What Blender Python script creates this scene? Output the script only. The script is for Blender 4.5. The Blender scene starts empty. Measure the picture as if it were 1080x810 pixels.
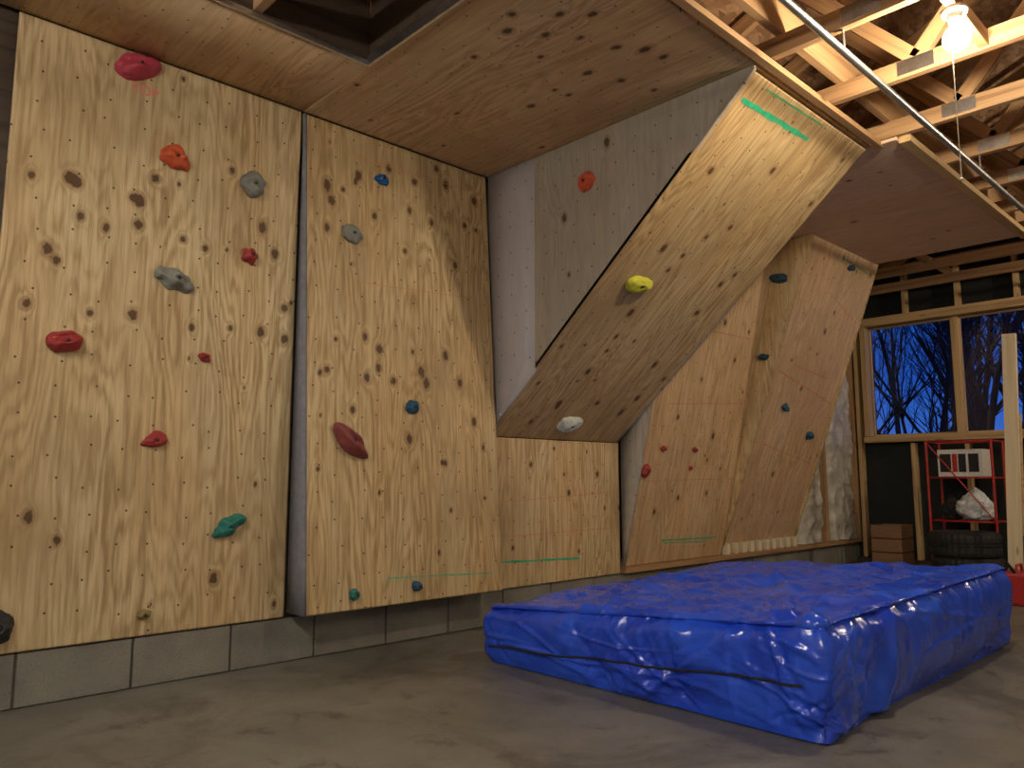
import bpy, bmesh, math, random
import numpy as np
from mathutils import Vector, Matrix, noise

scene = bpy.context.scene
COL = scene.collection

# ------------------------------------------------------------------ helpers
def link(ob, parent=None):
    COL.objects.link(ob)
    if parent is not None:
        ob.parent = parent
    return ob

def empty(name, loc=(0, 0, 0)):
    e = bpy.data.objects.new(name, None)
    e.location = loc
    e.empty_display_size = .1
    return link(e)

def mesh_obj(name, verts, faces, mat=None, parent=None, smooth=False):
    me = bpy.data.meshes.new(name)
    me.from_pydata([tuple(v) for v in verts], [], faces)
    me.update()
    if smooth:
        me.polygons.foreach_set('use_smooth', [True] * len(me.polygons))
    ob = bpy.data.objects.new(name, me)
    if mat: me.materials.append(mat)
    return link(ob, parent)

def bm_obj(name, bm, mats=None, parent=None, smooth=False):
    me = bpy.data.meshes.new(name)
    bm.to_mesh(me); bm.free()
    if smooth:
        me.polygons.foreach_set('use_smooth', [True] * len(me.polygons))
    for m in (mats or []): me.materials.append(m)
    ob = bpy.data.objects.new(name, me)
    return link(ob, parent)

def bm_box(bm, lo, hi, bevel=0, mi=0):
    c = [(a + b) / 2 for a, b in zip(lo, hi)]
    s = [abs(b - a) for a, b in zip(lo, hi)]
    r = bmesh.ops.create_cube(bm, size=1, matrix=Matrix.Translation(c) @ Matrix.Diagonal((*s, 1)))
    vs = r['verts']
    if bevel:
        es = list({e for v in vs for e in v.link_edges})
        rb = bmesh.ops.bevel(bm, geom=es, offset=bevel, segments=2, affect='EDGES', profile=.6)
    fs = {f for v in vs if v.is_valid for f in v.link_faces}
    for f in fs: f.material_index = mi

def box(name, lo, hi, mat, parent=None, bevel=0):
    bm = bmesh.new(); bm_box(bm, lo, hi, bevel)
    return bm_obj(name, bm, [mat], parent)

def beam(name, p0, p1, w, h, mat, parent=None, up=(0, 0, 1), bevel=.002):
    """rectangular lumber from p0 to p1; local X runs along the length; w = side width, h = along 'up'"""
    p0 = Vector(p0); p1 = Vector(p1)
    x = (p1 - p0); L = x.length; x.normalize()
    upv = Vector(up)
    y = upv.cross(x)
    if y.length < 1e-4: y = Vector((0, 1, 0)).cross(x)
    y.normalize(); z = x.cross(y)
    bm = bmesh.new(); bm_box(bm, (0, -w / 2, -h / 2), (L, w / 2, h / 2), bevel)
    ob = bm_obj(name, bm, [mat], parent)
    M = Matrix((x, y, z)).transposed().to_4x4(); M.translation = p0
    ob.matrix_world = M
    if parent:
        ob.matrix_parent_inverse = Matrix.Identity(4)
        ob.matrix_local = Matrix.Translation(parent.location).inverted() @ M
    return ob

def tube(name, pts, r, mat, parent=None, cyclic=False, res=6):
    cu = bpy.data.curves.new(name, 'CURVE'); cu.dimensions = '3D'
    cu.bevel_depth = r; cu.bevel_resolution = res; cu.use_fill_caps = True
    sp = cu.splines.new('POLY'); sp.points.add(len(pts) - 1)
    for i, p in enumerate(pts): sp.points[i].co = (*p, 1)
    sp.use_cyclic_u = cyclic
    cu.materials.append(mat)
    ob = bpy.data.objects.new(name, cu)
    link(ob, parent)
    return ob

def cyl_bm(bm, p0, p1, r0, r1=None, seg=24, mi=0):
    p0 = Vector(p0); p1 = Vector(p1); d = p1 - p0
    q = d.to_track_quat('Z', 'Y').to_matrix().to_4x4()
    M = Matrix.Translation((p0 + p1) / 2) @ q
    r = bmesh.ops.create_cone(bm, cap_ends=True, segments=seg, radius1=r0, radius2=r0 if r1 is None else r1, depth=d.length, matrix=M)
    for f in {f for v in r['verts'] for f in v.link_faces}: f.material_index = mi

# ------------------------------------------------------------------ materials
def col(c):
    if isinstance(c, (tuple, list)) and len(c) == 3: return (*c, 1)
    return c
class NT:
    def __init__(s, name):
        s.m = bpy.data.materials.new(name); s.m.use_nodes = True
        s.t = s.m.node_tree; s.n = s.t.nodes
        s.b = s.n['Principled BSDF']
    def new(s, typ, **kw):
        nd = s.n.new(typ)
        for k, v in kw.items(): setattr(nd, k, v)
        return nd
    def set(s, sock, v):
        if isinstance(v, bpy.types.NodeSocket): s.t.links.new(v, sock)
        elif v is not None: sock.default_value = v
    def math(s, op, a, b=None, c=None, clamp=False):
        nd = s.new('ShaderNodeMath', operation=op, use_clamp=clamp)
        s.set(nd.inputs[0], a)
        if b is not None: s.set(nd.inputs[1], b)
        if c is not None: s.set(nd.inputs[2], c)
        return nd.outputs[0]
    def mapr(s, v, a, b, c=0., d=1., smooth=False):
        nd = s.new('ShaderNodeMapRange', interpolation_type='SMOOTHSTEP' if smooth else 'LINEAR')
        s.set(nd.inputs['Value'], v)
        nd.inputs['From Min'].default_value = a; nd.inputs['From Max'].default_value = b
        nd.inputs['To Min'].default_value = c; nd.inputs['To Max'].default_value = d
        return nd.outputs[0]
    def mix(s, f, a, b, blend='MIX'):
        nd = s.new('ShaderNodeMix', data_type='RGBA', blend_type=blend)
        s.set(nd.inputs[0], f); s.set(nd.inputs[6], col(a)); s.set(nd.inputs[7], col(b))
        return nd.outputs[2]
    def mapping(s, vec, loc=(0, 0, 0), scale=(1, 1, 1), rot=(0, 0, 0)):
        nd = s.new('ShaderNodeMapping'); s.set(nd.inputs[0], vec)
        nd.inputs['Location'].default_value = loc; nd.inputs['Scale'].default_value = scale
        nd.inputs['Rotation'].default_value = rot
        return nd.outputs[0]
    def noise(s, vec, scale=5, detail=2, rough=.5, dist=0., typ='FBM'):
        nd = s.new('ShaderNodeTexNoise'); s.set(nd.inputs['Vector'], vec)
        nd.inputs['Scale'].default_value = scale; nd.inputs['Detail'].default_value = detail
        nd.inputs['Roughness'].default_value = rough; nd.inputs['Distortion'].default_value = dist
        return nd.outputs[0]
    def voro(s, vec, scale, feature='F1', rand=1., out='Distance', dims='3D'):
        nd = s.new('ShaderNodeTexVoronoi', feature=feature, voronoi_dimensions=dims); s.set(nd.inputs['Vector'], vec)
        nd.inputs['Scale'].default_value = scale; nd.inputs['Randomness'].default_value = rand
        return nd.outputs[out]
    def ramp(s, v, stops):
        nd = s.new('ShaderNodeValToRGB'); s.set(nd.inputs[0], v)
        e = nd.color_ramp.elements
        while len(e) < len(stops): e.new(.5)
        for k, (p, c) in enumerate(stops): e[k].position = p; e[k].color = col(c)
        return nd.outputs[0]
    def coord(s, o='Object'):
        return s.new('ShaderNodeTexCoord').outputs[o]
    def bump(s, h, strength=.3, dist=.002, normal=None):
        nd = s.new('ShaderNodeBump'); s.set(nd.inputs['Height'], h)
        nd.inputs['Strength'].default_value = strength; nd.inputs['Distance'].default_value = dist
        if normal is not None: s.set(nd.inputs['Normal'], normal)
        return nd.outputs[0]
    def out(s, color=None, rough=None, normal=None, metal=None, spec=None):
        if color is not None: s.set(s.b.inputs['Base Color'], col(color))
        if rough is not None: s.set(s.b.inputs['Roughness'], rough)
        if metal is not None: s.set(s.b.inputs['Metallic'], metal)
        if normal is not None: s.set(s.b.inputs['Normal'], normal)
        if spec is not None: s.b.inputs['Specular IOR Level'].default_value = spec
        return s.m

def plywood(name, light, dark, seed=0., holes=True, contrast=1., mottled=(.36, .245, .12), knotcol=(.075, .036, .016), freq=1.):
    t = NT(name); o = t.coord()
    L = (seed * 3.17, seed * 5.31, seed * 1.7)
    kd = t.new('ShaderNodeAttribute', attribute_name='kd').outputs['Fac']
    o2 = t.mapping(o, scale=(1, 1, 0))
    broad = t.noise(t.mapping(o2, L, (2.8 * freq, .46 * freq, 1)), 1, 2, .5)
    wig = t.noise(t.mapping(o2, L, (20, 2.0, 1)), 1, 3, .6)
    field = t.math('MULTIPLY_ADD', broad, 25., t.math('MULTIPLY', wig, 2.8))
    field = t.math('ADD', field, t.math('MULTIPLY', kd, 3.2))
    sn = t.math('MULTIPLY_ADD', t.math('SINE', t.math('MULTIPLY', field, 6.283)), .5, .5)
    sn = t.math('POWER', sn, 1.5)
    ampn = t.mapr(t.noise(t.mapping(o2, L, (5, .9, 1)), 1, 2), .35, .65, .35, 1.)
    sn = t.math('MULTIPLY', sn, ampn)
    fine = t.noise(t.mapping(o2, L, (170, 5, 1)), 1, 3, .6)
    mid = t.noise(t.mapping(o2, L, (48, 2.0, 1)), 1, 3, .6)
    g = t.math('ADD', t.math('MULTIPLY', sn, .70 * contrast), t.math('MULTIPLY', t.mapr(mid, .42, .7), .65 * contrast))
    g = t.math('ADD', g, t.math('MULTIPLY', t.mapr(fine, .45, .75), .35 * contrast), clamp=True)
    drift = t.noise(t.mapping(o2, L, (3.2, .7, 1)), 1, 2, .5)
    lt = t.mix(t.mapr(drift, .38, .64), light, (light[0] * .98, light[1] * .88, light[2] * .78))
    c = t.mix(g, lt, dark)
    mott = t.noise(t.mapping(o2, L, (1.7, 1.2, 1)), 1, 4, .62)
    c = t.mix(t.mapr(mott, .44, .70, 0, .72), c, mottled)
    kn = t.math('ADD', kd, t.mapr(t.noise(t.mapping(o2, L, (70, 45, 1)), 1, 2, .6), .3, .7, -.13, .13))
    c = t.mix(t.mapr(kd, .14, .6, 0, .62, True), c, (dark[0] * .66, dark[1] * .56, dark[2] * .5))
    c = t.mix(t.mapr(kn, .56, .74, 0, .9, True), c, knotcol)
    h = t.math('MULTIPLY', g, -1)
    if holes:
        d = t.voro(t.mapping(o2, (seed, seed * .7, 0)), 1 / .125, rand=.45, dims='2D')
        hole = t.mapr(d, .030, .042, .95, 0)
        c = t.mix(hole, c, (.045, .026, .014))
        h = t.math('ADD', h, t.math('MULTIPLY', hole, -4))
    return t.out(c, t.mapr(g, 0, 1, .46, .6), t.bump(h, .35, .001), spec=.35)

def lumber(name, light=(.60, .42, .21), dark=(.36, .21, .09)):
    t = NT(name); o = t.coord()
    rnd = t.new('ShaderNodeObjectInfo').outputs['Random']
    v = t.new('ShaderNodeVectorMath', operation='ADD'); t.set(v.inputs[0], o)
    cx = t.new('ShaderNodeCombineXYZ'); t.set(cx.inputs[0], t.math('MULTIPLY', rnd, 37)); t.set(cx.inputs[1], t.math('MULTIPLY', rnd, 11))
    t.set(v.inputs[1], cx.outputs[0])
    n = t.noise(t.mapping(v.outputs[0], scale=(1.1, 26, 26)), 1, 3, .55, .4)
    k = t.voro(t.mapping(v.outputs[0], scale=(2.2, 9, 9)), 1, rand=1)
    c = t.ramp(n, [(.32, dark), (.5, light), (.72, (light[0] * 1.12, light[1] * 1.1, light[2]))])
    c = t.mix(t.mapr(k, .06, .12, .85, 0), c, (.12, .05, .02))
    c = t.mix(t.math('MULTIPLY', rnd, .35), c, dark)
    return t.out(c, .62, t.bump(n, .25, .001))

def simple(name, c, rough=.5, metal=0., bump=0, scale=60, var=.15, spec=None):
    t = NT(name); o = t.coord()
    n = t.noise(o, scale, 3, .6)
    cc = t.mix(t.mapr(n, .3, .7), tuple(x * (1 - var) for x in c), tuple(min(1, x * (1 + var)) for x in c))
    return t.out(cc, rough, t.bump(n, bump, .002) if bump else None, metal, spec)

M_ply1 = plywood('plywood_pine_a', (.67, .54, .325), (.36, .235, .11), 1.3)
M_ply2 = plywood('plywood_pine_b', (.67, .53, .30), (.36, .225, .095), 4.1)
M_ply3 = plywood('plywood_pine_c', (.70, .55, .32), (.41, .255, .115), 7.7)
M_plyo = plywood('plywood_pine_d', (.69, .54, .30), (.39, .245, .11), 11.9, freq=1.25)
M_ply4 = plywood('plywood_pine_e', (.76, .57, .35), (.49, .31, .16), 14.2, mottled=(.44, .28, .145))
M_ply5 = plywood('plywood_pine_f', (.76, .56, .38), (.49, .31, .175), 18.8, mottled=(.46, .29, .16))
M_side = plywood('plywood_cool_shade', (.42, .38, .33), (.29, .25, .205), 21.3, contrast=.8, mottled=(.30, .265, .225))  # grey of the shaded, cool-lit side faces put into the plywood colour
M_sidep = plywood('plywood_cool_shade_light', (.46, .44, .465), (.37, .345, .36), 25.3, contrast=.4, mottled=(.39, .365, .38))  # paler strip, cool side light tinted into its plywood colour
M_edge = simple('panel_side_cool_shade', (.20, .20, .235), .7, 0, .2, 20)  # blue-grey is side-face shade put into the base colour
M_plyc = plywood('plywood_ceiling', (.72, .53, .32), (.44, .28, .14), 29.1, mottled=(.46, .30, .16), contrast=.8)
M_plyc2 = plywood('plywood_ceiling_pink', (.88, .66, .50), (.66, .44, .30), 33.3, mottled=(.68, .47, .33), contrast=.8, holes=False)
M_lum = lumber('lumber_pine')
M_lumr = lumber('lumber_reddish', (.46, .28, .14), (.25, .13, .058))
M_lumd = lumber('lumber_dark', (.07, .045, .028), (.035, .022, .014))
M_lump = lumber('lumber_pale', (.80, .70, .50), (.66, .53, .32))
M_metal = simple('galvanized_steel', (.62, .63, .65), .32, 1., .05, 30)
M_steel = simple('dull_steel', (.10, .10, .10), .5, .8)
M_dark = simple('dark_void_paint', (.015, .014, .014), .8)
M_black = simple('black_fiberboard', (.012, .014, .014), .85, 0, .4, 120)
M_rubber = simple('tire_rubber', (.014, .014, .014), .7, 0, .2)
M_red = simple('red_enamel', (.42, .025, .02), .35)
M_green = simple('green_marker_ink', (.03, .42, .22), .6, var=.3, scale=25)
M_pinkm = simple('pink_marker_ink', (.75, .20, .17), .6)
M_orange = simple('red_chalk', (.62, .22, .10), .8)
M_white = simple('white_plastic', (.75, .75, .73), .4)
M_porc = simple('porcelain', (.45, .43, .40), .3)
M_bag = simple('white_bag_plastic', (.68, .72, .74), .35, 0, .3, 20)
M_card = simple('printed_carton', (.72, .70, .66), .6)
M_crate = simple('brown_cardboard', (.26, .14, .07), .8, 0, .2)
M_string = simple('cotton_string', (.7, .65, .5), .8)
M_drywall = simple('painted_drywall', (.56, .53, .48), .8, 0, .05, 40, .04)  # pale finish for the unseen walls, picked to bounce more light

def osb():
    t = NT('osb_sheathing'); o = t.coord()
    a = t.voro(t.mapping(o, scale=(1, 2.2, 1)), 16, out='Color')
    bw = t.new('ShaderNodeRGBToBW'); t.set(bw.inputs[0], a)
    n = t.noise(o, 30, 3)
    c = t.ramp(bw.outputs[0], [(.15, (.20, .10, .05)), (.5, (.36, .20, .105)), (.85, (.48, .30, .17))])
    c = t.mix(t.mapr(n, .4, .7, 0, .4), c, (.25, .13, .065))
    return t.out(c, .7, t.bump(bw.outputs[0], .3, .002))
M_osb = osb()

def concrete_floor():
    t = NT('concrete_floor'); o = t.coord()
    a = t.noise(o, 1.1, 6, .65); b = t.noise(o, 6, 5, .65); d = t.noise(o, 90, 2, .6)
    c = t.ramp(a, [(.3, (.105, .097, .078)), (.5, (.165, .153, .128)), (.7, (.23, .215, .182))])
    c = t.mix(t.mapr(b, .45, .75, 0, .5), c, (.23, .21, .175))
    c = t.mix(t.mapr(t.noise(o, 1.6, 6, .72, .8), .50, .64, 0, .7), c, (.075, .064, .048))
    c = t.mix(t.mapr(t.noise(t.mapping(o, (5, 3, 0)), 5.5, 5, .7, .5), .58, .66, 0, .6), c, (.06, .05, .038))
    c = t.mix(t.mapr(d, .55, .8, 0, .4), c, (.07, .06, .048))
    cr = t.new('ShaderNodeTexVoronoi', feature='DISTANCE_TO_EDGE')
    vm = t.new('ShaderNodeVectorMath', operation='MULTIPLY_ADD')
    nn = t.new('ShaderNodeTexNoise'); t.set(nn.inputs['Vector'], o); nn.inputs['Scale'].default_value = 2.5; nn.inputs['Detail'].default_value = 5
    t.set(vm.inputs[0], nn.outputs['Color']); vm.inputs[1].default_value = (.5, .5, 0); t.set(vm.inputs[2], o)
    t.set(cr.inputs['Vector'], vm.outputs[0]); cr.inputs['Scale'].default_value = .55
    crk = t.mapr(cr.outputs['Distance'], 0, .003, 1, 0)
    c = t.mix(t.math('MULTIPLY', crk, .3), c, (.04, .035, .028))
    h = t.math('ADD', t.math('MULTIPLY', b, .6), t.math('MULTIPLY', d, .4))
    return t.out(c, t.mapr(b, .3, .7, .36, .56), t.bump(h, .35, .004))
M_floor = concrete_floor()

def block_mat():
    t = NT('concrete_block'); o = t.coord()
    a = t.noise(o, 3, 4, .6); d = t.noise(o, 130, 3, .7)
    c = t.ramp(a, [(.3, (.15, .14, .12)), (.7, (.28, .265, .22))])
    c = t.mix(t.mapr(d, .5, .75, 0, .6), c, (.08, .075, .06))
    return t.out(c, .9, t.bump(d, .8, .004))
M_block = block_mat()
M_mortar = simple('mortar', (.09, .082, .066), .95, 0, .5, 80)

def tarp_mat():
    t = NT('blue_tarp'); o = t.coord()
    n3 = t.noise(o, 18, 3, .55); n4 = t.noise(o, 60, 2, .5)
    h = t.math('ADD', n3, t.math('MULTIPLY', n4, .25))
    c = t.mix(t.mapr(t.noise(o, 3, 3), .35, .7), (.012, .055, .56), (.026, .11, .80))
    return t.out(c, t.mapr(n3, .3, .7, .15, .28), t.bump(h, .3, .007), spec=.7)
M_tarp = tarp_mat()

def insulation_mat():
    t = NT('insulation_facing'); o = t.coord()
    n = t.noise(o, 7, 5, .65, .5)
    c = t.ramp(n, [(.3, (.34, .30, .24)), (.5, (.52, .48, .41)), (.7, (.68, .64, .57))])
    return t.out(c, .4, t.bump(n, .6, .02), 0.)
M_ins = insulation_mat()

def hold_mat(name, c, speck=None):
    t = NT(name); o = t.coord()
    n = t.noise(o, 45, 4, .65); f = t.noise(o, 400, 2)
    cc = t.mix(t.mapr(n, .35, .7), tuple(x * .75 for x in c), c)
    cc = t.mix(t.mapr(f, .6, .72, 0, .55), cc, speck or tuple(min(1, x * 1.5 + .08) for x in c))
    return t.out(cc, .6, t.bump(f, .5, .001))

# ------------------------------------------------------------------ panels
def panel(name, O, U, V, quads, mat, knots=(), extra=0, seed=0, thick=.018, step=.008):
    """plywood sheet: each quad is 4 local (u,v) corners, ccw; gridded so the knot field can be stored"""
    O = Vector(O); U = Vector(U).normalized(); V = Vector(V).normalized(); N = U.cross(V)
    M = Matrix((U, V, N)).transposed().to_4x4(); M.translation = O
    rng = random.Random(seed)
    q0 = np.array(quads[0], float)
    w, h = q0[:, 0].max(), q0[:, 1].max()
    ks = [(k[0], k[1], rng.uniform(.0095, .0165), rng.uniform(1.1, 1.6)) for k in knots]
    for i in range(extra):
        ks.append((rng.uniform(.05, w), rng.uniform(.05, h), rng.uniform(.004, .009), rng.uniform(1.1, 1.9)))
    allv = []; allf = []
    for q in quads:
        q = np.array(q, float)
        lu = max(np.linalg.norm(q[1] - q[0]), np.linalg.norm(q[2] - q[3]))
        lv = max(np.linalg.norm(q[3] - q[0]), np.linalg.norm(q[2] - q[1]))
        st = step if (knots or extra) else .2
        nu = max(1, int(lu / st)); nv = max(1, int(lv / st))
        s, t = np.meshgrid(np.linspace(0, 1, nu + 1), np.linspace(0, 1, nv + 1))
        P = ((1 - s) * (1 - t))[..., None] * q[0] + (s * (1 - t))[..., None] * q[1] + (s * t)[..., None] * q[2] + ((1 - s) * t)[..., None] * q[3]
        base = sum(len(a) for a in allv)
        P = P.reshape(-1, 2); allv.append(P)
        i = np.arange(nv)[:, None] * (nu + 1) + np.arange(nu)[None, :] + base
        F = np.stack([i, i + 1, i + nu + 2, i + nu + 1], -1).reshape(-1, 4); allf.append(F)
    P = np.concatenate(allv); F = np.concatenate(allf)
    kd = np.zeros(len(P))
    for (ku, kv, r, asp) in ks:
        d2 = ((P[:, 0] - ku) / r) ** 2 + ((P[:, 1] - kv) / (r * asp)) ** 2
        kd += 1 / (1 + .45 * d2 + .05 * d2 * d2)
    me = bpy.data.meshes.new(name)
    me.vertices.add(len(P)); me.vertices.foreach_set('co', np.column_stack([P, np.zeros(len(P))]).astype(np.float32).ravel())
    me.loops.add(F.size); me.loops.foreach_set('vertex_index', F.ravel().astype(np.int32))
    me.polygons.add(len(F)); me.polygons.foreach_set('loop_start', np.arange(0, F.size, 4, dtype=np.int32))
    me.update(calc_edges=True)
    a = me.attributes.new('kd', 'FLOAT', 'POINT'); a.data.foreach_set('value', kd.astype(np.float32))
    me.materials.append(mat); me.validate()
    ob = link(bpy.data.objects.new(name, me))
    ob.matrix_world = M
    md = ob.modifiers.new('thickness', 'SOLIDIFY'); md.thickness = thick; md.offset = -1
    return ob, M

def rect(w, h, u0=0, v0=0): return [(u0, v0), (w, v0), (w, h), (u0, h)]
def mm(sx): return [tuple(int(a) / 1000 for a in p.split(',')) for p in sx.split()]
PN = 'plywood_climbing_panel'; SN = 'plywood_side_panel'

k1 = mm('82,1816 212,1841 244,1829 155,1533 455,1820 485,1811 541,1928 263,1691 360,1665 484,1706 322,1300 483,1316 728,1297 902,1317 100,1304 772,1663 877,2058 671,1685 1103,1705 1162,1450 1036,1821 191,1491 1168,1298 1048,1319 160,493 261,400 877,204')
P1, MP1 = panel(PN, (.537, 3.385, .205), (1, 0, 0), (0, 0, 1), [rect(1.215, 2.462)], M_ply1, k1, 10, 1)
k2 = mm('130,2098 223,2098 315,2202 156,2018 508,2296 679,2267 837,2393 903,2312 1118,2269 1037,2095 1124,2086 411,2000 641,2089 791,2054 603,1846 125,1143 351,1126 512,1121 727,1124 864,1296 606,823 343,1336 428,1282 1054,935 266,956 129,1870 954,1835 420,1180 690,1190 960,1150 300,760 840,700')
P2, MP2 = panel(PN, (1.765, 3.225, .225), (1, 0, 0), (0, .16, 2.44), [rect(1.22, 2.445)], M_ply2, k2, 16, 2)
k3 = mm('363,727 707,549 991,672 28,470 28,330')
P3, MP3 = panel(PN, (3.0, 3.38, .2), (1, 0, 0), (0, 0, 1), [rect(1.22, .885)], M_ply3, k3, 8, 3)
ko = mm('457,1442 433,1338 523,1586 277,1447 944,1352 999,1436 441,745 428,853 419,575 384,310 1148,602 945,701 942,1131 625,2041 1140,1984 645,1683 396,1026 271,138 1044,417 1002,281 709,341 200,1904')
PO, MPO = panel('overhang_climbing_panel', (3.0, 3.39, 1.09), (1, 0, 0), (0, -1.775, 1.55), [rect(1.22, 2.37)], M_plyo, ko, 16, 4)
PT, MPT = panel(SN, (3.0, 3.39, 1.09), (0, -1, 0), (0, 0, 1),
    [[(.405, .354), (1.79, 1.563), (1.79, 1.58), (.405, 1.58)]], M_side, mm('804,1322 945,1498 638,1165 669,840'), 6, 5)
panel(SN, (2.998, 3.38, 1.09), (0, -1, 0), (0, 0, 1), [[(0, 0), (.40, .35), (.40, 1.58), (0, 1.58)]], M_sidep, (), 0, 5)
panel(SN, (4.218, 3.38, 1.09), (0, 1, 0), (0, 0, 1), [[(0, 0), (0, 1.58), (-1.7, 1.58), (-1.7, 1.50)]], M_side, (), 0, 5)
k4 = mm('831,945 340,1063 550,1354 945,1535 514,476 878,507 726,1795 254,378 1074,1771')
P4, MP4 = panel(PN, (4.25, 3.385, .24), (1, 0, 0), (0, -.53, 2.2), [rect(1.245, 2.49)], M_ply4, k4, 12, 6)
panel(SN, (4.248, 3.385, .24), (0, -1, 0), (0, 0, 1), [[(0, 0), (.012, 0), (.585, 2.43), (0, 2.43)]], M_side, (), 0, 7)
k5 = mm('585,2441 1138,2403 248,1550 646,1835 499,597 540,1339 708,2005 1195,779 782,252')
P5, MP5 = panel(PN, (5.5, 3.39, .32), (1, 0, 0), (0, -.875, 2.34), [rect(1.22, 2.505)], M_ply5, k5, 12, 8)
S5, MS5 = panel(SN, (5.498, 3.39, .32), (0, -1, 0), (0, 0, 1), [[(0, 0), (.03, 0), (.885, 2.35), (0, 2.35)]], M_plyo, (), 0, 9)
panel(SN, (6.722, 3.385, .32), (0, 1, 0), (0, 0, 1), [[(0, 0), (0, 2.35), (-.88, 2.35), (-.02, 0)]], M_plyo, (), 0, 9)
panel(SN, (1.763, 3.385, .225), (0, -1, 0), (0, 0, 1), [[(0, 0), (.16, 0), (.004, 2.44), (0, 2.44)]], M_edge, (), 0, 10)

kc = [(x - 1.765, y) for x, y in [(2.101,1.447),(2.03,1.218),(2.164,1.307),(2.285,1.394),(2.522,1.231),(2.525,1.02),(2.607,1.036),(2.684,1.292),(2.552,1.527),(2.555,.83),(2.868,1.346),(1.964,1.317),(2.058,.977),(2.269,1.177),(2.197,1.538),(2.66,1.548),(2.451,1.452)]]
PC, MPC = panel('ceiling_plywood_sheet', (1.765, 3.39, 2.674), (1, 0, 0), (0, -1, 0), [rect(2.5, 1.79)], M_plyc, kc, 12, 11)
panel('ceiling_plywood_sheet', (-3.0, 3.39, 2.674), (1, 0, 0), (0, -1, 0), [rect(4.762, .6)], M_plyc, (), 0, 12)
panel('ceiling_plywood_sheet', (4.27, 3.39, 2.676), (1, 0, 0), (0, -1, 0), [rect(2.45, 1.93)], M_plyc2, [(.4, 1.5), (1.2, 1.2), (1.9, 1.6)], 14, 13)

def mark(parent, name, a, b, w, mat, seed=0):
    a = Vector(a); b = Vector(b); d = (b - a); L = d.length; d.normalize(); n = Vector((-d.y, d.x))
    rng = random.Random(seed); N = 14; vs = []; fs = []
    for i in range(N + 1):
        p = a + d * L * i / N; ww = w * rng.uniform(.6, 1.1) / 2; o = rng.uniform(-.1, .1) * w
        for sgn in (-1, 1):
            q = p + n * (o + sgn * ww); vs.append((q.x, q.y, .0012))
        if i: k = 2 * i; fs.append((k - 2, k, k + 1, k - 1))
    return mesh_obj(name, vs, fs, mat, parent)
mark(PO, 'green_stripe_1', (.06, 2.245), (.70, 2.255), .028, M_green, 1)
mark(PO, 'green_stripe_2', (.16, 2.335), (.72, 2.345), .008, M_green, 2)
mark(PC, 'green_line', (1.19, .98), (1.21, 1.72), .007, M_green, 3)
mark(P3, 'green_line', (.05, .158), (.80, .131), .013, M_green, 4)
mark(P4, 'green_line_1', (.40, .164), (1.13, .150), .012, M_green, 5)
mark(P4, 'green_line_2', (.42, .145), (1.0, .125), .008, M_green, 6)
mark(P2, 'green_line', (.45, .13), (1.15, .10), .006, M_green, 7)
mark(P5, 'green_line', (.55, 2.44), (1.1, 2.40), .012, M_green, 8)
for i, (p, a, b, w) in enumerate([(P3, (.25, .02), (.27, .85), .003), (P3, (.03, .5), (1.15, .55), .004), (P3, (.02, .30), (1.18, .31), .004), (P5, (.1, 1.45), (1.15, 1.25), .009), (P5, (.3, 1.52), (.95, 1.46), .008), (P5, (.2, .85), (1.1, .70), .006), (P5, (.5, 2.15), (1.15, 1.98), .006), (P4, (.05, 1.7), (1.1, 1.72), .006), (P4, (.1, .6), (1.2, .62), .005), (P4, (.2, 1.15), (1.2, 1.22), .005), (PC, (.15, .35), (1.2, .38), .004), (PC, (.1, .6), (1.15, .64), .004), (P2, (.3, 2.3), (1.2, 2.33), .004), (P2, (.35, 1.62), (1.1, 1.66), .003)]):
    mark(p, 'chalk_line_%d' % i, a, b, w, M_orange, 20 + i)
tx = bpy.data.curves.new('top_lettering', 'FONT'); tx.body = 'TOP'; tx.size = .062; tx.extrude = .0004
tx.materials.append(M_pinkm)
to = bpy.data.objects.new('top_lettering', tx); link(to, P1); to.location = (.415, 2.285, .0012)

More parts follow.
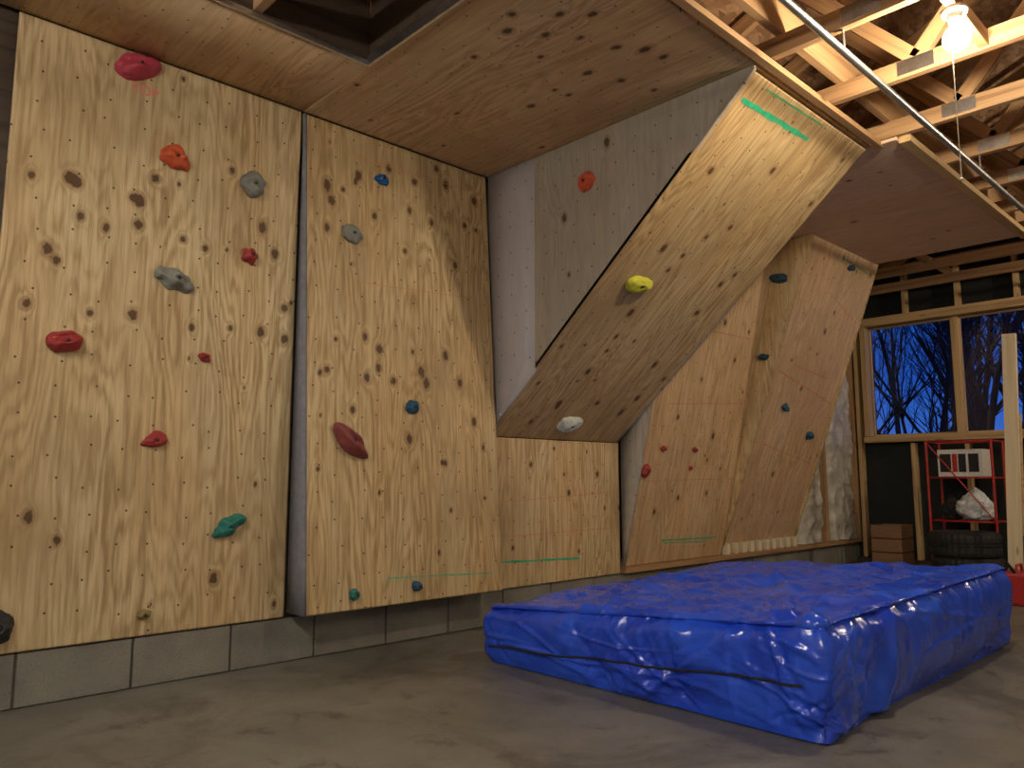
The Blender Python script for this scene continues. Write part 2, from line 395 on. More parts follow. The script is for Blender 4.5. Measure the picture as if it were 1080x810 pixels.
# ------------------------------------------------------------------ climbing holds
HM = {}
def hm(key, c, speck=None):
    if key not in HM: HM[key] = hold_mat('resin_' + key, c, speck)
    return HM[key]
M_bolt = simple('bolt_steel', (.08, .08, .085), .4, .9)
def hold(M, u, v, w, h, dep, rot, mat, style='blob', seed=0, name='climbing_hold'):
    bm = bmesh.new(); bmesh.ops.create_icosphere(bm, subdivisions=5, radius=1)
    rng = random.Random(seed * 7 + 3)
    off = Vector((rng.uniform(-9, 9), rng.uniform(-9, 9), rng.uniform(-9, 9)))
    pits = [(rng.uniform(-.5, .5), rng.uniform(-.4, .4), rng.uniform(.16, .3), rng.uniform(.12, .3)) for _ in range(4)]
    amp = .12 if style == 'bean' else .26
    for vt in bm.verts:
        p = vt.co.copy()
        x, y, z = p
        n1 = noise.noise(p * 1.4 + off); n2 = noise.noise(p * 3.2 + off)
        r = 1 + amp * n1 + .3 * amp * n2
        x *= r; y *= r; z = z * (1 + .3 * n1)
        if style == 'crescent':
            y = y * (1 - .25 * abs(x)) - .38 * x * x + .15
            z *= 1 - .25 * x * x
            z -= .35 * math.exp(-((x) ** 2 / .35 + (y - .45) ** 2 / .06))
        elif style == 'bean':
            y = y + .22 * x * x - .1
            y *= 1 - .2 * x
        elif style == 'jug':
            z -= .5 * math.exp(-(x * x / .3 + (y - .38) ** 2 / .07))
            z += .25 * math.exp(-(x * x / .6 + (y + .25) ** 2 / .1))
        elif style == 'pocket':
            for (px, py, pr, pd) in pits: z -= pd * 1.3 * math.exp(-((x - px) ** 2 + (y - py) ** 2) / pr ** 2)
        elif style == 'lobed':
            z += .22 * math.cos(x * 7) * math.exp(-y * y * 1.5); y *= 1 + .18 * math.cos(x * 6.5 + 1)
        elif style == 'petal':
            an = math.atan2(y, x); k = 1 + .16 * math.cos(an * 5); x *= k; y *= k
        elif style == 'edge':
            z *= .65 + .45 * (-y); y = y * (.8 + .2 * x)
        z -= .35 * max(0, z) * math.exp(-(x * x + y * y) / .035)
        if z < 0: z = z * .05 - .02; x *= 1.02; y *= 1.02
        vt.co = (x * w / 2, y * h / 2, max(z, -.03) * dep)
    for f in bm.faces: f.material_index = 0
    rb = min(.0065, w * .14)
    bz = max([vt.co.z for vt in bm.verts if vt.co.xy.length < rb * 1.6] or [dep * .5])
    bmesh.ops.create_cone(bm, cap_ends=True, segments=16, radius1=rb, radius2=rb, depth=.006, matrix=Matrix.Translation((0, 0, bz)))
    bm.faces.ensure_lookup_table()
    for f in bm.faces[-18:]: f.material_index = 1
    ob = bm_obj(name, bm, [mat, M_bolt], None, True)
    ob.matrix_world = M @ Matrix.Translation((u, v, 0)) @ Matrix.Rotation(rot, 4, 'Z')
    return ob
R = math.radians
crim = hm('crimson', (.50, .05, .085)); orr = hm('orange_red', (.66, .10, .035)); gry = hm('granite_grey', (.25, .25, .22), (.06, .06, .06))
dred = hm('dark_red', (.36, .028, .03)); teal = hm('teal', (.012, .18, .15)); olive = hm('olive_tan', (.30, .23, .08)); blk = hm('black', (.02, .02, .022))
blu = hm('blue', (.015, .12, .36)); bl2 = hm('slate_blue', (.02, .09, .17)); maroon = hm('maroon', (.27, .06, .055)); yel = hm('yellow_green', (.58, .58, .04))
pale = hm('pale_grey', (.66, .70, .62)); dblu = hm('navy', (.02, .07, .13))
hold(MP1, .441, 2.40, .185, .11, .055, R(28), crim, 'jug', 1)
hold(MP1, .615, 2.04, .135, .105, .055, R(-10), orr, 'crescent', 2)
hold(MP1, .98, 2.017, .12, .125, .05, R(15), gry, 'pocket', 3)
hold(MP1, .977, 1.67, .075, .075, .04, R(0), dred, 'petal', 4)
hold(MP1, .644, 1.496, .165, .09, .05, R(-15), gry, 'lobed', 5)
hold(MP1, .238, 1.173, .135, .085, .055, R(18), dred, 'jug', 6)
hold(MP1, .788, 1.169, .058, .05, .035, R(-20), dred, 'edge', 7)
hold(MP1, .599, .797, .105, .08, .045, R(20), dred, 'edge', 8)
hold(MP1, .93, .426, .16, .075, .05, R(30), teal, 'lobed', 9)
hold(MP1, .593, .085, .06, .042, .025, R(0), olive, 'blob', 10)
hold(MP1, .085, .10, .11, .13, .06, R(0), blk, 'blob', 11)
hold(MP2, .457, 2.216, .085, .06, .04, R(-10), blu, 'crescent', 12)
hold(MP2, .271, 1.867, .12, .09, .04, R(-10), gry, 'pocket', 13)
hold(MP2, .623, .988, .078, .075, .045, R(0), bl2, 'blob', 14)
hold(MP2, .243, .801, .23, .10, .06, R(-42), maroon, 'jug', 15)
hold(MP2, .261, .071, .05, .055, .035, R(0), teal, 'blob', 16)
hold(MP2, .627, .077, .055, .05, .035, R(0), bl2, 'blob', 17)
hold(MPT, .804, 1.322, .115, .10, .04, R(0), orr, 'blob', 18)
hold(MPO, .292, 1.214, .20, .10, .045, R(8), yel, 'bean', 19)
hold(MPO, .606, .154, .20, .12, .045, R(12), pale, 'bean', 20)
hold(MP4, .224, .834, .055, .042, .03, R(0), dred, 'blob', 21)
hold(MP4, .611, .837, .045, .035, .03, R(0), dred, 'blob', 22)
hold(MP4, .06, .677, .07, .10, .04, R(-20), dred, 'blob', 23)
hold(MP4, .60, .70, .035, .03, .02, R(0), dred, 'blob', 33)
hold(MS5, .60, 2.062, .15, .075, .06, R(-10), dblu, 'blob', 24)
hold(MS5, .44, 1.461, .09, .05, .04, R(0), dblu, 'blob', 25)
hold(MP5, .35, 1.172, .09, .075, .055, R(0), bl2, 'edge', 26)
hold(MP5, .902, .953, .075, .07, .05, R(0), bl2, 'blob', 27)
hold(MP5, .745, 2.39, .10, .06, .05, R(10), dblu, 'edge', 28)

# ------------------------------------------------------------------ room shell
XW0, XW1, YW0, YW1 = -3.0, 8.15, -3.6, 3.43
box('floor', (XW0 - .2, YW0 - .2, -.1), (XW1 + .2, YW1 + .3, 0), M_floor)
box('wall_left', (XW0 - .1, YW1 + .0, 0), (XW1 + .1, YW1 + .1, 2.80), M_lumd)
box('wall_right', (XW0 - .1, YW0 - .1, 0), (XW1 + .1, YW0, 2.80), M_drywall)
RZ = 4.30
def gable(name, x0, x1, mat, hole=None):
    bm = bmesh.new()
    if hole is None:
        bm_box(bm, (x0, YW0, 0), (x1, YW1, 2.8))
    else:
        y0, y1, z0, z1 = hole
        bm_box(bm, (x0, YW0, 0), (x1, y0, 2.8)); bm_box(bm, (x0, y1, 0), (x1, YW1, 2.8))
        bm_box(bm, (x0, y0, 0), (x1, y1, z0)); bm_box(bm, (x0, y0, z1), (x1, y1, 2.8))
    ym = (YW0 + YW1) / 2
    v = [bm.verts.new(p) for p in [(x0, YW0, 2.8), (x0, YW1, 2.8), (x0, ym, RZ), (x1, YW0, 2.8), (x1, YW1, 2.8), (x1, ym, RZ)]]
    for f in [(0, 1, 2), (5, 4, 3), (0, 3, 4, 1), (1, 4, 5, 2), (2, 5, 3, 0)]: bm.faces.new([v[i] for i in f])
    bmesh.ops.recalc_face_normals(bm, faces=bm.faces)
    return bm_obj(name, bm, [mat])
WIN = (1.52, 3.19, 1.27, 2.40)
gable('wall_back', XW1, XW1 + .1, M_black, WIN)
gable('wall_front', XW0 - .1, XW0, M_drywall)
ym = (YW0 + YW1) / 2
for sgn in (1, -1):
    ye = YW1 + .1 if sgn > 0 else YW0 - .1
    ze = 2.8 - .02
    vs = [(XW0 - .1, ye, ze), (XW1 + .1, ye, ze), (XW1 + .1, ym, RZ), (XW0 - .1, ym, RZ)]
    vs += [(a, b, c + .03) for a, b, c in vs]
    mesh_obj('roof_sheathing', vs, [(0, 1, 2, 3), (7, 6, 5, 4), (0, 4, 5, 1), (1, 5, 6, 2), (2, 6, 7, 3), (3, 7, 4, 0)], M_osb)

bm = bmesh.new()
x = 1.10 - .408 * 10
while x < XW1 - .02:
    x0 = max(x + .005, XW0 + .01); x1 = min(x + .403, XW1 - .005)
    bm_box(bm, (x0, 3.392, .004), (x1, 3.428, .198), .004)
    x += .408
bm_box(bm, (XW0 + .005, 3.40, .001), (XW1 - .002, 3.4285, .197), 0, 1)
bm_obj('concrete_block_course', bm, [M_block, M_mortar])
sp = empty('sill_plate')
beam('plate', (4.24, 3.385, .22), (8.1, 3.385, .22), .08, .038, M_lumr, sp)
for i in range(10):
    xx = 5.56 + i * .125
    beam('block_%d' % i, (xx, 3.375, .24), (xx, 3.375, .325), .05, .05, M_lump, sp)

st = empty('wall_stud_group')
for i, xx in enumerate([7.34, 8.08]):
    beam('stud_%d' % i, (xx, 3.385, .24), (xx, 3.385, 2.7), .038, .085, M_lumr, st, up=(0, 1, 0))
def insul(xa, xb):
    nu, nv = 60, 200
    vs = []; fs = []
    for j in range(nv + 1):
        for i in range(nu + 1):
            s = i / nu
            xx = xa + (xb - xa) * s; zz = .245 + 2.40 * j / nv
            p = Vector((xx * 2.2, 0, zz * 2.2))
            r = 1 - abs(noise.noise(p * 2 + Vector((3, 1, 2)))) * 2
            r2 = 1 - abs(noise.noise(p * 4.6 + Vector((8, 1, 2)))) * 2
            b = noise.noise(p * .9)
            e = min(1, min(s, 1 - s) * 6)
            vs.append((xx, 3.41 - (.045 + .035 * b + .03 * r + .014 * r2) * e, zz))
    for j in range(nv):
        for i in range(nu):
            a = j * (nu + 1) + i; fs.append((a, a + 1, a + nu + 2, a + nu + 1))
    return mesh_obj('insulation_batt', vs, fs, M_ins, None, True)
insul(6.76, 7.315); insul(7.365, 8.055)

bs = empty('back_wall_framing')
for i, yy in enumerate([3.30, 2.79, 2.31, 1.82, 1.33, .85, .36, -.13, -.62, -1.1, -1.6, -2.1, -2.6, -3.1]):
    if 1.5 < yy < 3.2:
        beam('stud_lo_%d' % i, (8.105, yy, .06), (8.105, yy, 1.19), .038, .085, M_lum, bs, up=(1, 0, 0))
        beam('stud_hi_%d' % i, (8.105, yy, 2.48), (8.105, yy, 2.94), .038, .085, M_lum, bs, up=(1, 0, 0))
    else:
        beam('stud_%d' % i, (8.105, yy, .06), (8.105, yy, 2.94), .038, .085, M_lum, bs, up=(1, 0, 0))
beam('top_plate', (8.10, YW0 + .1, 2.97), (8.10, 3.36, 2.97), .09, .06, M_lumr, bs)
beam('sole_plate', (8.10, YW0 + .1, .03), (8.10, 3.38, .03), .09, .05, M_lumd, bs)
wn = empty('window_1')
y0, y1, z0, z1 = WIN
beam('head_trim', (8.10, y0 - .1, z1 + .045), (8.10, y1 + .05, z1 + .045), .10, .085, M_lum, wn)
beam('sill_trim', (8.09, y0 - .1, z0 - .035), (8.09, y1 + .05, z0 - .035), .13, .06, M_lum, wn)
beam('jamb_1', (8.10, y1 + .022, z0), (8.10, y1 + .022, z1), .055, .10, M_lum, wn, up=(1, 0, 0))
beam('jamb_2', (8.10, y0 - .022, z0), (8.10, y0 - .022, z1), .045, .10, M_lum, wn, up=(1, 0, 0))
beam('mullion', (8.16, 2.37, z0), (8.16, 2.37, z1), .065, .05, M_lum, wn, up=(1, 0, 0))
for a, b in ((y0, 2.34), (2.40, y1)):
    for zz in (z0 + .010, z1 - .010): beam('sash_h', (8.18, a, zz), (8.18, b, zz), .03, .018, M_lum, wn)
    for yy in (a + .008, b - .008): beam('sash_v', (8.18, yy, z0), (8.18, yy, z1), .014, .03, M_lum, wn, up=(1, 0, 0))
tg = NT('window_glass'); tr = tg.new('ShaderNodeBsdfTransparent'); gl = tg.new('ShaderNodeBsdfGlossy'); gl.inputs['Roughness'].default_value = .02
mx = tg.new('ShaderNodeMixShader'); mx.inputs[0].default_value = .04
tg.t.links.new(tr.outputs[0], mx.inputs[1]); tg.t.links.new(gl.outputs[0], mx.inputs[2])
tg.t.links.new(mx.outputs[0], tg.n['Material Output'].inputs[0])
box('glass', (8.185, y0, z0), (8.189, y1, z1), tg.m, wn)

# ------------------------------------------------------------------ roof trusses
def zt(y):
    return 2.8 + (YW1 - y) * (RZ - 2.8) / (YW1 - ym) if y > ym else 2.8 + (y - YW0) * (RZ - 2.8) / (ym - YW0)
def truss(x):
    e = empty('roof_truss', (x, 0, 0))
    m = M_lumr
    def B(n, a, b, h=.089):
        beam(n, (x, a[0], a[1]), (x, b[0], b[1]), .038, h, m, e)
    B('bottom_chord', (YW0 + .03, 2.745), (YW1 - .03, 2.745))
    B('top_chord_1', (YW1 - .12, zt(YW1 - .12) - .07), (ym, RZ - .08))
    B('top_chord_2', (YW0 + .12, zt(YW0 + .12) - .07), (ym, RZ - .08))
    for i, (a, b) in enumerate([(1.72, 1.15), (ym, 1.15), (2.6, 2.3)]):
        B('web_%d' % i, (b, 2.78), (a, (RZ if a == ym else zt(a)) - .12), .07)
        B('web_%d_b' % i, (2 * ym - b, 2.78), (2 * ym - a, (RZ if a == ym else zt(a)) - .12), .07)
    bm = bmesh.new(); bm_box(bm, (-.021, 1.07, 2.715), (.021, 1.23, 2.785)); bm_obj('gusset', bm, [M_metal], e)
for i in range(-9, 9):
    xx = 3.07 + .61 * i
    if XW0 + .1 < xx < 8.0: truss(xx)
eb = empty('ceiling_edge_beam')
beam('beam_a', (1.8, 1.56, 2.68), (4.30, 1.56, 2.68), .038, .03, M_lumr, eb)
beam('beam_b', (1.8, 1.50, 2.86), (8.05, 1.50, 2.86), .038, .14, M_lumr, eb)
beam('beam_c', (4.30, 1.43, 2.68), (6.75, 1.43, 2.68), .06, .038, M_lum, eb)

ht = empty('attic_hatch_trim')
box('side_board', (1.766, 0.2, 2.70), (1.786, 2.79, 3.35), M_lumd, ht)  # side and rear boards: attic shade put into dark colour and height
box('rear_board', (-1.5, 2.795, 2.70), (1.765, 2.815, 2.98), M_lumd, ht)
box('metal_edge_side', (1.752, 0.2, 2.668), (1.765, 2.79, 2.715), M_metal, ht)
box('metal_edge_rear', (-1.5, 2.782, 2.668), (1.752, 2.794, 2.69), M_metal, ht)

rd = empty('ceiling_conduit')
tube('pipe', [(XW0 + .1, 1.23, 2.60), (8.05, 1.23, 2.60)], .0165, M_metal, rd)
for xx in (.63, 3.07, 4.90, 6.73, 7.95):
    beam('hanger', (xx, 1.23, 2.60), (xx, 1.23, 2.71), .004, .02, M_metal, rd, up=(1, 0, 0))

# ------------------------------------------------------------------ bulbs
def emis(name, c, s):
    t = NT(name); e = t.new('ShaderNodeEmission'); e.inputs[0].default_value = (*c, 1); e.inputs[1].default_value = s
    t.t.links.new(e.outputs[0], t.n['Material Output'].inputs[0]); return t.m
def bulb(BX, BY, BZ, strength, x0, x1, color=(1, .83, .59), string=False, rad=.04):
    lb = empty('ceiling_light_bulb')
    beam('cleat', (x0, BY, 2.745), (x1, BY, 2.745), .038, .07, M_lumr, lb)
    bm = bmesh.new(); cyl_bm(bm, (BX, BY, 2.69), (BX, BY, 2.708), .045, .05, 32); cyl_bm(bm, (BX, BY, BZ + rad), (BX, BY, 2.69), .02, .03, 32)
    bm_obj('lampholder', bm, [M_porc], lb, True)
    bm = bmesh.new(); bmesh.ops.create_uvsphere(bm, u_segments=14, v_segments=10, radius=rad)
    for v in bm.verts:
        if v.co.z > 0: v.co.xy *= (1 - .45 * (v.co.z / rad) ** 2); v.co.z *= 1.3
        v.co += Vector((BX, BY, BZ))
    bm_obj('bulb_glass', bm, [emis('bulb_glow', color, strength)], lb, True)
    if string:
        tube('pull_string', [(BX - .03, BY + .01, 2.67), (BX - .031, BY + .01, 2.3), (BX - .03, BY + .01, 2.0)], .0018, M_string, lb, res=2)
        bm = bmesh.new(); bmesh.ops.create_uvsphere(bm, u_segments=10, v_segments=8, radius=.007)
        for v in bm.verts: v.co += Vector((BX - .03, BY + .01, 1.995))
        bm_obj('pull_knob', bm, [M_porc], lb, True)
bulb(3.27, .87, 2.585, 720, 3.09, 3.66, string=True, rad=.05)
bulb(6.95, -.6, 2.60, 1450, 6.75, 7.32, (1, .84, .62))  # unseen second bulb, added to light the back corner and far panels

def shop(LX, LY, LZ, s, c):
    sl = empty('unseen_shop_light')
    box('housing', (LX - .07, LY - .6, LZ + .03), (LX + .07, LY + .6, LZ + .09), M_white, sl)  # opaque hood, added to keep lamp light out of the attic hatch
    ml = emis('tube_glow', c, s)
    for dx in (-.03, .03):
        bm = bmesh.new(); cyl_bm(bm, (LX + dx, LY - .58, LZ), (LX + dx, LY + .58, LZ), .013, seg=8); bm_obj('tube', bm, [ml], sl, True)
    for dy in (-.4, .4): beam('hanger', (LX, LY + dy, LZ + .09), (LX, LY + dy, 2.72), .01, .01, M_metal, sl, up=(1, 0, 0))
shop(-.45, 1.7, 2.45, 165, (1, .94, .83))
shop(-.6, -1.7, 2.5, 235, (1, .91, .78))  # unseen fill lamp behind the camera, added to lift and soften ambient light

# ------------------------------------------------------------------ tarp-covered crash mat
def tarp():
    X0, X1, Y0, Y1 = 2.455, 4.55, 1.15, 2.77
    bm = bmesh.new(); bmesh.ops.create_cube(bm, size=2)
    bmesh.ops.subdivide_edges(bm, edges=bm.edges, cuts=169, use_grid_fill=True)
    rng = random.Random(12)
    co = np.array([v.co[:] for v in bm.verts])
    hx, hy = (X1 - X0) / 2, (Y1 - Y0) / 2
    P = co.copy(); P[:, 0] *= hx; P[:, 1] *= hy; P[:, 2] = (co[:, 2] + 1) / 2
    s = (P[:, 0] / hx + 1) / 2; t = (P[:, 1] / hy + 1) / 2   # s: 0 left..1 right ; t: 0 near .. 1 wall side
    H = .25 + .125 * (1 - t) * (1 - .15 * s) + .045 * s
    H = H + .01 * np.exp(-((s - .55) ** 2 + (t - .5) ** 2) / .12)
    hh = P[:, 2]
    r = .045
    ax = np.clip((np.abs(P[:, 0]) - (hx - r)) / r, 0, 1); ay = np.clip((np.abs(P[:, 1]) - (hy - r)) / r, 0, 1)
    e = np.clip(np.sqrt(ax ** 2 + ay ** 2), 0, 1.3)
    z = hh * H - np.where(hh > .6, (hh - .6) / .4 * r * .35 * e ** 2, 0)
    bul = .018 * np.sin(np.pi * np.clip(hh, 0, 1)) - .012 * (1 - hh) ** 3
    k = bul - .03 * np.clip((hh - .8) / .2, 0, 1) ** 2
    P[:, 0] += np.sign(P[:, 0]) * k * (np.abs(co[:, 0]) > .999)
    P[:, 1] += np.sign(P[:, 1]) * k * (np.abs(co[:, 1]) > .999)
    rc = .06
    cr = (np.abs(P[:, 0]) > hx - rc) & (np.abs(P[:, 1]) > hy - rc)
    dx = np.abs(P[:, 0]) - (hx - rc); dy = np.abs(P[:, 1]) - (hy - rc)
    m = np.maximum(dx, dy) / np.maximum(np.sqrt(dx ** 2 + dy ** 2), 1e-6)
    P[:, 0] = np.where(cr, np.sign(P[:, 0]) * (hx - rc + dx * (.35 + .65 * m)), P[:, 0])
    P[:, 1] = np.where(cr, np.sign(P[:, 1]) * (hy - rc + dy * (.35 + .65 * m)), P[:, 1])
    # near (aisle) side: hem tucks slightly under
    near = np.clip((.10 - t) / .10, 0, 1) * np.clip(s * 5 - .1, 0, 1)
    P[:, 1] += .045 * near * np.clip(1 - hh * 2.0, 0, 1) ** 1.5
    P[:, 2] = z + .004
    P[:, 0] += (X0 + X1) / 2; P[:, 1] += (Y0 + Y1) / 2
    for v, p in zip(bm.verts, P): v.co = p
    bm.normal_update()
    N = np.array([v.normal[:] for v in bm.verts])
    D = np.zeros(len(P))
    warp = np.array([[noise.noise(v.co * 1.5), noise.noise(v.co * 1.5 + Vector((7, 3, 1))), noise.noise(v.co * 1.5 + Vector((2, 9, 5)))] for v in bm.verts])
    masks = [np.array([noise.noise(v.co * 1.9 + Vector((11 * q, 5 * q, 3 * q))) for v in bm.verts]) for q in range(4)]
    Q = P + warp * .14
    def tri(x): return np.abs((x % 1.0) - .5) * 2      # piecewise-linear folds
    for i in range(24):
        an = rng.uniform(0, math.pi); el = rng.uniform(-.7, .7)
        n = np.array([math.cos(an) * math.cos(el), math.sin(an) * math.cos(el), math.sin(el)])
        wl = rng.uniform(.16, .55) if i < 14 else rng.uniform(.06, .13)
        mk = np.clip(.15 + 2.4 * masks[i % 4] * (1 if i % 2 else -1), 0, 1)
        D += (tri(Q @ n / wl + rng.random()) - .5) * wl * (.05 if i < 14 else .06) * mk
    def crease(p, n, L, w, a):
        nonlocal D
        d = Q - np.array(p); n = np.array(n, float); n /= np.linalg.norm(n)
        dp = np.abs(d @ n); r2 = (d ** 2).sum(1)
        D += a * np.clip(1 - dp / w, 0, 1) * np.exp(-r2 / L ** 2)
    for i in range(140):
        side = rng.random()
        p = [rng.uniform(X0, X1), rng.uniform(Y0, Y1), .3]
        if side < .22: p[0] = X0; p[2] = rng.uniform(.05, .3)
        elif side < .42: p[1] = Y0; p[2] = rng.uniform(.05, .36)
        an = rng.uniform(0, math.pi)
        n = (math.cos(an), math.sin(an), rng.uniform(-.4, .4))
        if side < .22: n = (rng.uniform(-.3, .3), math.cos(an), math.sin(an))
        elif side < .42: n = (math.cos(an), rng.uniform(-.3, .3), math.sin(an))
        crease(p, n, rng.uniform(.12, .45), rng.uniform(.010, .026), rng.choice([1, 1, -1]) * rng.uniform(.004, .010))
    for i in range(10):   # folds fanning from the near corner
        an = R(95 + i * 17)
        crease((X0 + .12, Y0 + .1, .34), (math.cos(an), math.sin(an), .4), .45, .028, rng.choice([1, -1]) * .012)
    for (px, py, an, L, w, a) in [(3.0, 2.3, 70, .7, .06, .02), (3.4, 1.7, 120, .8, .06, .022), (3.9, 2.0, 40, .8, .06, .02), (4.1, 1.5, 100, .6, .05, .022), (3.3, 2.5, 95, .6, .05, .018), (2.8, 1.7, 30, .6, .05, .016), (3.6, 2.2, 5, .5, .04, .024), (4.2, 2.3, 60, .5, .05, .02)]:
        crease((px, py, .35), (math.cos(R(an)), math.sin(R(an)), 0), L, w, a)
    D *= np.clip((P[:, 2]) / .04, .15, 1)
    P2_ = P + N * D[:, None]
    P2_[:, 2] = np.maximum(P2_[:, 2], .004)
    for v, p in zip(bm.verts, P2_): v.co = p
    ob = bm_obj('tarp_covered_crash_mat', bm, [M_tarp], None, True)
    sel = (np.abs(co[:, 0] + 1) < .001)
    F = P2_[sel]
    pts = []
    for i in range(48):
        tt = i / 47; y = Y1 - .03 - tt * (Y1 - Y0 - .1); zc = .075 + .11 * tt + .004 * math.sin(tt * 17)
        dd = (F[:, 1] - y) ** 2 + (F[:, 2] - zc) ** 2
        idx = np.argsort(dd)[:6]
        pts.append((F[idx, 0].min() - .002, y, zc))
    tube('strap_cord', pts, .0042, M_dark, ob, res=3)
    return ob
TP = tarp()

# ------------------------------------------------------------------ things near the back wall
rk = empty('red_storage_rack')
for yy in (1.98, 2.50):
    for xx in (7.55, 7.9): tube('post', [(xx, yy, 0.0), (xx, yy, 1.18)], .011, M_red, rk, res=3)
for zz in (.47, .85, 1.17):
    tube('rail', [(7.55, 1.98, zz), (7.55, 2.5, zz), (7.9, 2.5, zz), (7.9, 1.98, zz)], .008, M_red, rk, True, res=3)
    for j in range(5): tube('wire', [(7.55, 2.03 + j * .1, zz), (7.9, 2.03 + j * .1, zz)], .004, M_red, rk, res=2)
tube('brace', [(7.55, 1.98, .47), (7.55, 2.5, 1.17)], .006, M_red, rk, res=2)
cb = empty('printed_carton')
box('carton_body', (7.58, 2.06, .86), (7.86, 2.42, 1.10), M_card, cb, .004)
for i, (a, b, c_, d_) in enumerate([(2.09, 2.17, .90, 1.06), (2.19, 2.25, .90, 1.06), (2.31, 2.40, .90, 1.06)]):
    box('label_%d' % i, (7.577, a, c_), (7.5795, b, d_), M_dark, cb)
box('label_red', (7.577, 2.26, .90), (7.5795, 2.30, 1.06), M_red, cb)
def blob_bag(name, c, s, mat, seed):
    bm = bmesh.new(); bmesh.ops.create_icosphere(bm, subdivisions=5, radius=1)
    for v in bm.verts:
        p = v.co.copy(); r = 1 + .35 * (abs(noise.noise(p * 1.8 + Vector((seed, 0, 0)))) - .2) + .18 * abs(noise.noise(p * 4.5))
        if p.z > .6: r *= 1 + (p.z - .6) * .9
        q = p * r
        if p.z > .5: q.x *= 1 - (p.z - .5) * 1.3; q.y *= 1 - (p.z - .5) * 1.3
        v.co = (c[0] + q.x * s[0], c[1] + q.y * s[1], max(c[2] + q.z * s[2], c[2] - s[2] * .85))
    return bm_obj(name, bm, [mat], None, True)
blob_bag('plastic_bag', (7.70, 2.17, .585), (.13, .14, .12), M_bag, 3)
blob_bag('plastic_bag', (7.75, 2.38, .56), (.10, .08, .10), M_dark, 8)
def tire(c, Rr, w):
    bm = bmesh.new(); seg = 72
    prof = [(.62, -.42), (.70, -.5), (.88, -.5), (.97, -.42), (1, -.3), (1, -.12), (.965, -.1), (.965, -.04), (1, -.02), (1, .02), (.965, .04), (.965, .1), (1, .12), (1, .3), (.97, .42), (.88, .5), (.70, .5), (.62, .42), (.60, .2), (.60, -.2)]
    rings = []
    for i in range(seg):
        a = 2 * math.pi * i / seg; rr = []
        for (r, z) in prof:
            k = r * (1 - (.02 if (i % 2 and r > .96) else 0))
            rr.append(bm.verts.new((c[0] + math.cos(a) * k * Rr, c[1] + math.sin(a) * k * Rr, c[2] + z * w)))
        rings.append(rr)
    n = len(prof)
    for i in range(seg):
        a, b = rings[i], rings[(i + 1) % seg]
        for j in range(n): bm.faces.new((a[j], b[j], b[(j + 1) % n], a[(j + 1) % n]))
    bmesh.ops.recalc_face_normals(bm, faces=bm.faces)
    return bm_obj('car_tire', bm, [M_rubber])
tire((7.22, 2.12, .101), .27, .20); tire((7.22, 2.14, .303), .27, .20)
cr = empty('wooden_crate')
for j in range(3):
    z = .02 + j * .13
    box('slat_f_%d' % j, (7.72, 2.82, z), (7.735, 3.10, z + .12), M_crate, cr)
    box('slat_b_%d' % j, (8.0, 2.82, z), (8.015, 3.10, z + .12), M_crate, cr)
    box('slat_l_%d' % j, (7.735, 3.085, z), (8.0, 3.10, z + .12), M_crate, cr)
    box('slat_r_%d' % j, (7.735, 2.82, z), (8.0, 2.835, z + .12), M_crate, cr)
box('bottom', (7.735, 2.835, 0), (8.0, 3.085, .02), M_crate, cr)
beam('loose_lumber_stud', (7.0, 1.735, 0.0), (7.02, 1.655, 1.985), .095, .038, M_lump, None, up=(1, 0, 0))
sh = empty('shovel')
tube('handle', [(7.85, 1.86, .35), (8.03, 1.86, 1.42)], .015, M_lum, sh)
bm = bmesh.new()
g = []
for j in range(9):
    row = []
    for i in range(9):
        u = (i / 8 - .5); v = j / 8
        wdt = .22 * (1 - .75 * max(0, v - .55) ** 1.2 / .45)
        row.append(bm.verts.new((7.85 - .055 * v + .03 * math.cos(u * 3) - .02, 1.86 + u * wdt, .37 - .34 * v)))
    g.append(row)
for j in range(8):
    for i in range(8): bm.faces.new((g[j][i], g[j][i + 1], g[j + 1][i + 1], g[j + 1][i]))
so = bm_obj('blade', bm, [M_steel], sh, True); so.modifiers.new('s', 'SOLIDIFY').thickness = .003
br = empty('push_broom')
tube('handle', [(7.80, 1.60, .12), (8.03, 1.66, 1.5)], .013, M_lum, br)
box('head', (7.76, 1.46, .07), (7.83, 1.73, .12), M_lumd, br, .004)
bm = bmesh.new()
rng = random.Random(2)
for i in range(120):
    a = rng.uniform(7.765, 7.825); b = rng.uniform(1.465, 1.725)
    cyl_bm(bm, (a, b, .08), (a + rng.uniform(-.01, .01), b + rng.uniform(-.01, .01), .002), .003, .002, 5)
bm_obj('bristles', bm, [M_dark], br)
gc = empty('gas_can')
box('body', (6.05, 1.42, 0), (6.30, 1.59, .22), M_red, gc, .025)
tube('handle', [(6.10, 1.505, .215), (6.12, 1.505, .26), (6.22, 1.505, .26), (6.24, 1.505, .215)], .01, M_red, gc)
tube('spout', [(6.07, 1.505, .21), (6.0, 1.54, .29)], .012, M_dark, gc)

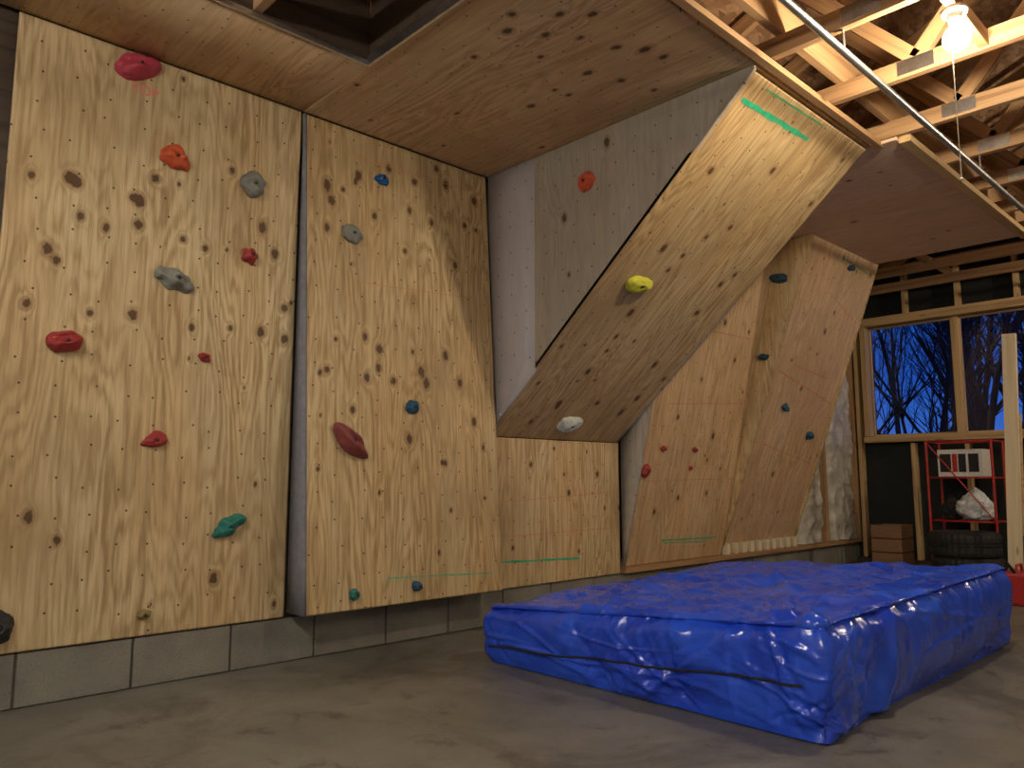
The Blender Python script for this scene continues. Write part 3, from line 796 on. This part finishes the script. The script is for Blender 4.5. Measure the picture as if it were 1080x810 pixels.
# ------------------------------------------------------------------ outside
box('yard_ground', (8.4, -20, -.6), (45, 40, -.5), simple('yard_soil', (.03, .028, .02), .9, 0, .3, 3))
M_bark = simple('bark', (.018, .015, .018), .9)
def tree(name, x, y, h, seed, r0=.09, lean=0):
    rng = random.Random(seed)
    cu = bpy.data.curves.new(name, 'CURVE'); cu.dimensions = '3D'; cu.bevel_depth = 1; cu.bevel_resolution = 1
    cu.materials.append(M_bark)
    def branch(p, d, L, r, depth):
        n = 7; pts = [p.copy()]; dd = d.copy(); q = p.copy()
        for i in range(n):
            dd = (dd + Vector((rng.gauss(0, .09), rng.gauss(0, .09), rng.gauss(.02, .05)))).normalized()
            q = q + dd * L / n; pts.append(q.copy())
        sp = cu.splines.new('POLY'); sp.points.add(n)
        for i, c_ in enumerate(pts): sp.points[i].co = (*c_, 1); sp.points[i].radius = max(.003, r * (1 - .65 * i / n))
        if depth <= 0: return
        for kk in range(7 if depth > 1 else 5):
            i = rng.randint(2 if depth == 3 else 1, n)
            an = rng.uniform(0, 6.28)
            side = Vector((math.cos(an), math.sin(an), rng.uniform(.1, .9))).normalized()
            nd = ((pts[min(i, n)] - pts[i - 1]).normalized() * .9 + side * .8).normalized()
            branch(pts[i], nd, L * rng.uniform(.4, .62), r * (1 - .65 * i / n) * .55, depth - 1)
    branch(Vector((x, y, -.5)), Vector((0, lean, 1)).normalized(), h, r0, 3)
    ob = bpy.data.objects.new(name, cu); link(ob)
rng = random.Random(9)
tree('bare_tree', 13.0, 3.35, 6.5, 31, .13, .05)
tree('bare_tree', 14.0, 4.6, 5.5, 32, .08, -.1)
for i in range(22):
    X = rng.uniform(15, 26); ratio = rng.uniform(.16, .46)
    tree('bare_tree', X, X * ratio, rng.uniform(4.5, 7.5), 40 + i, rng.uniform(.05, .12), rng.uniform(-.15, .15))

W = bpy.data.worlds.new('dusk_sky'); scene.world = W; W.use_nodes = True
nt = W.node_tree; bg = nt.nodes['Background']
tc = nt.nodes.new('ShaderNodeTexCoord'); sx = nt.nodes.new('ShaderNodeSeparateXYZ'); rp = nt.nodes.new('ShaderNodeValToRGB')
nt.links.new(tc.outputs['Generated'], sx.inputs[0]); nt.links.new(sx.outputs[2], rp.inputs[0])
el = rp.color_ramp.elements
el[0].position = 0; el[0].color = (.05, .17, .62, 1); el[1].position = .5; el[1].color = (.006, .03, .2, 1)
e2 = el.new(.12); e2.color = (.014, .085, .46, 1)
nt.links.new(rp.outputs[0], bg.inputs[0]); bg.inputs[1].default_value = 1.0

cam = bpy.data.cameras.new('camera'); co = bpy.data.objects.new('camera', cam); link(co)
cam.sensor_width = 36; cam.lens = 811 / 1080 * 36; cam.clip_start = .05; cam.clip_end = 200
co.location = (0, 0, .84)
co.rotation_euler = (math.pi / 2 + math.atan(100 / 811), 0, -math.atan2(774, 817))
scene.camera = co
scene.view_settings.view_transform = 'Standard'
scene.view_settings.look = 'None'
scene.view_settings.exposure = 0
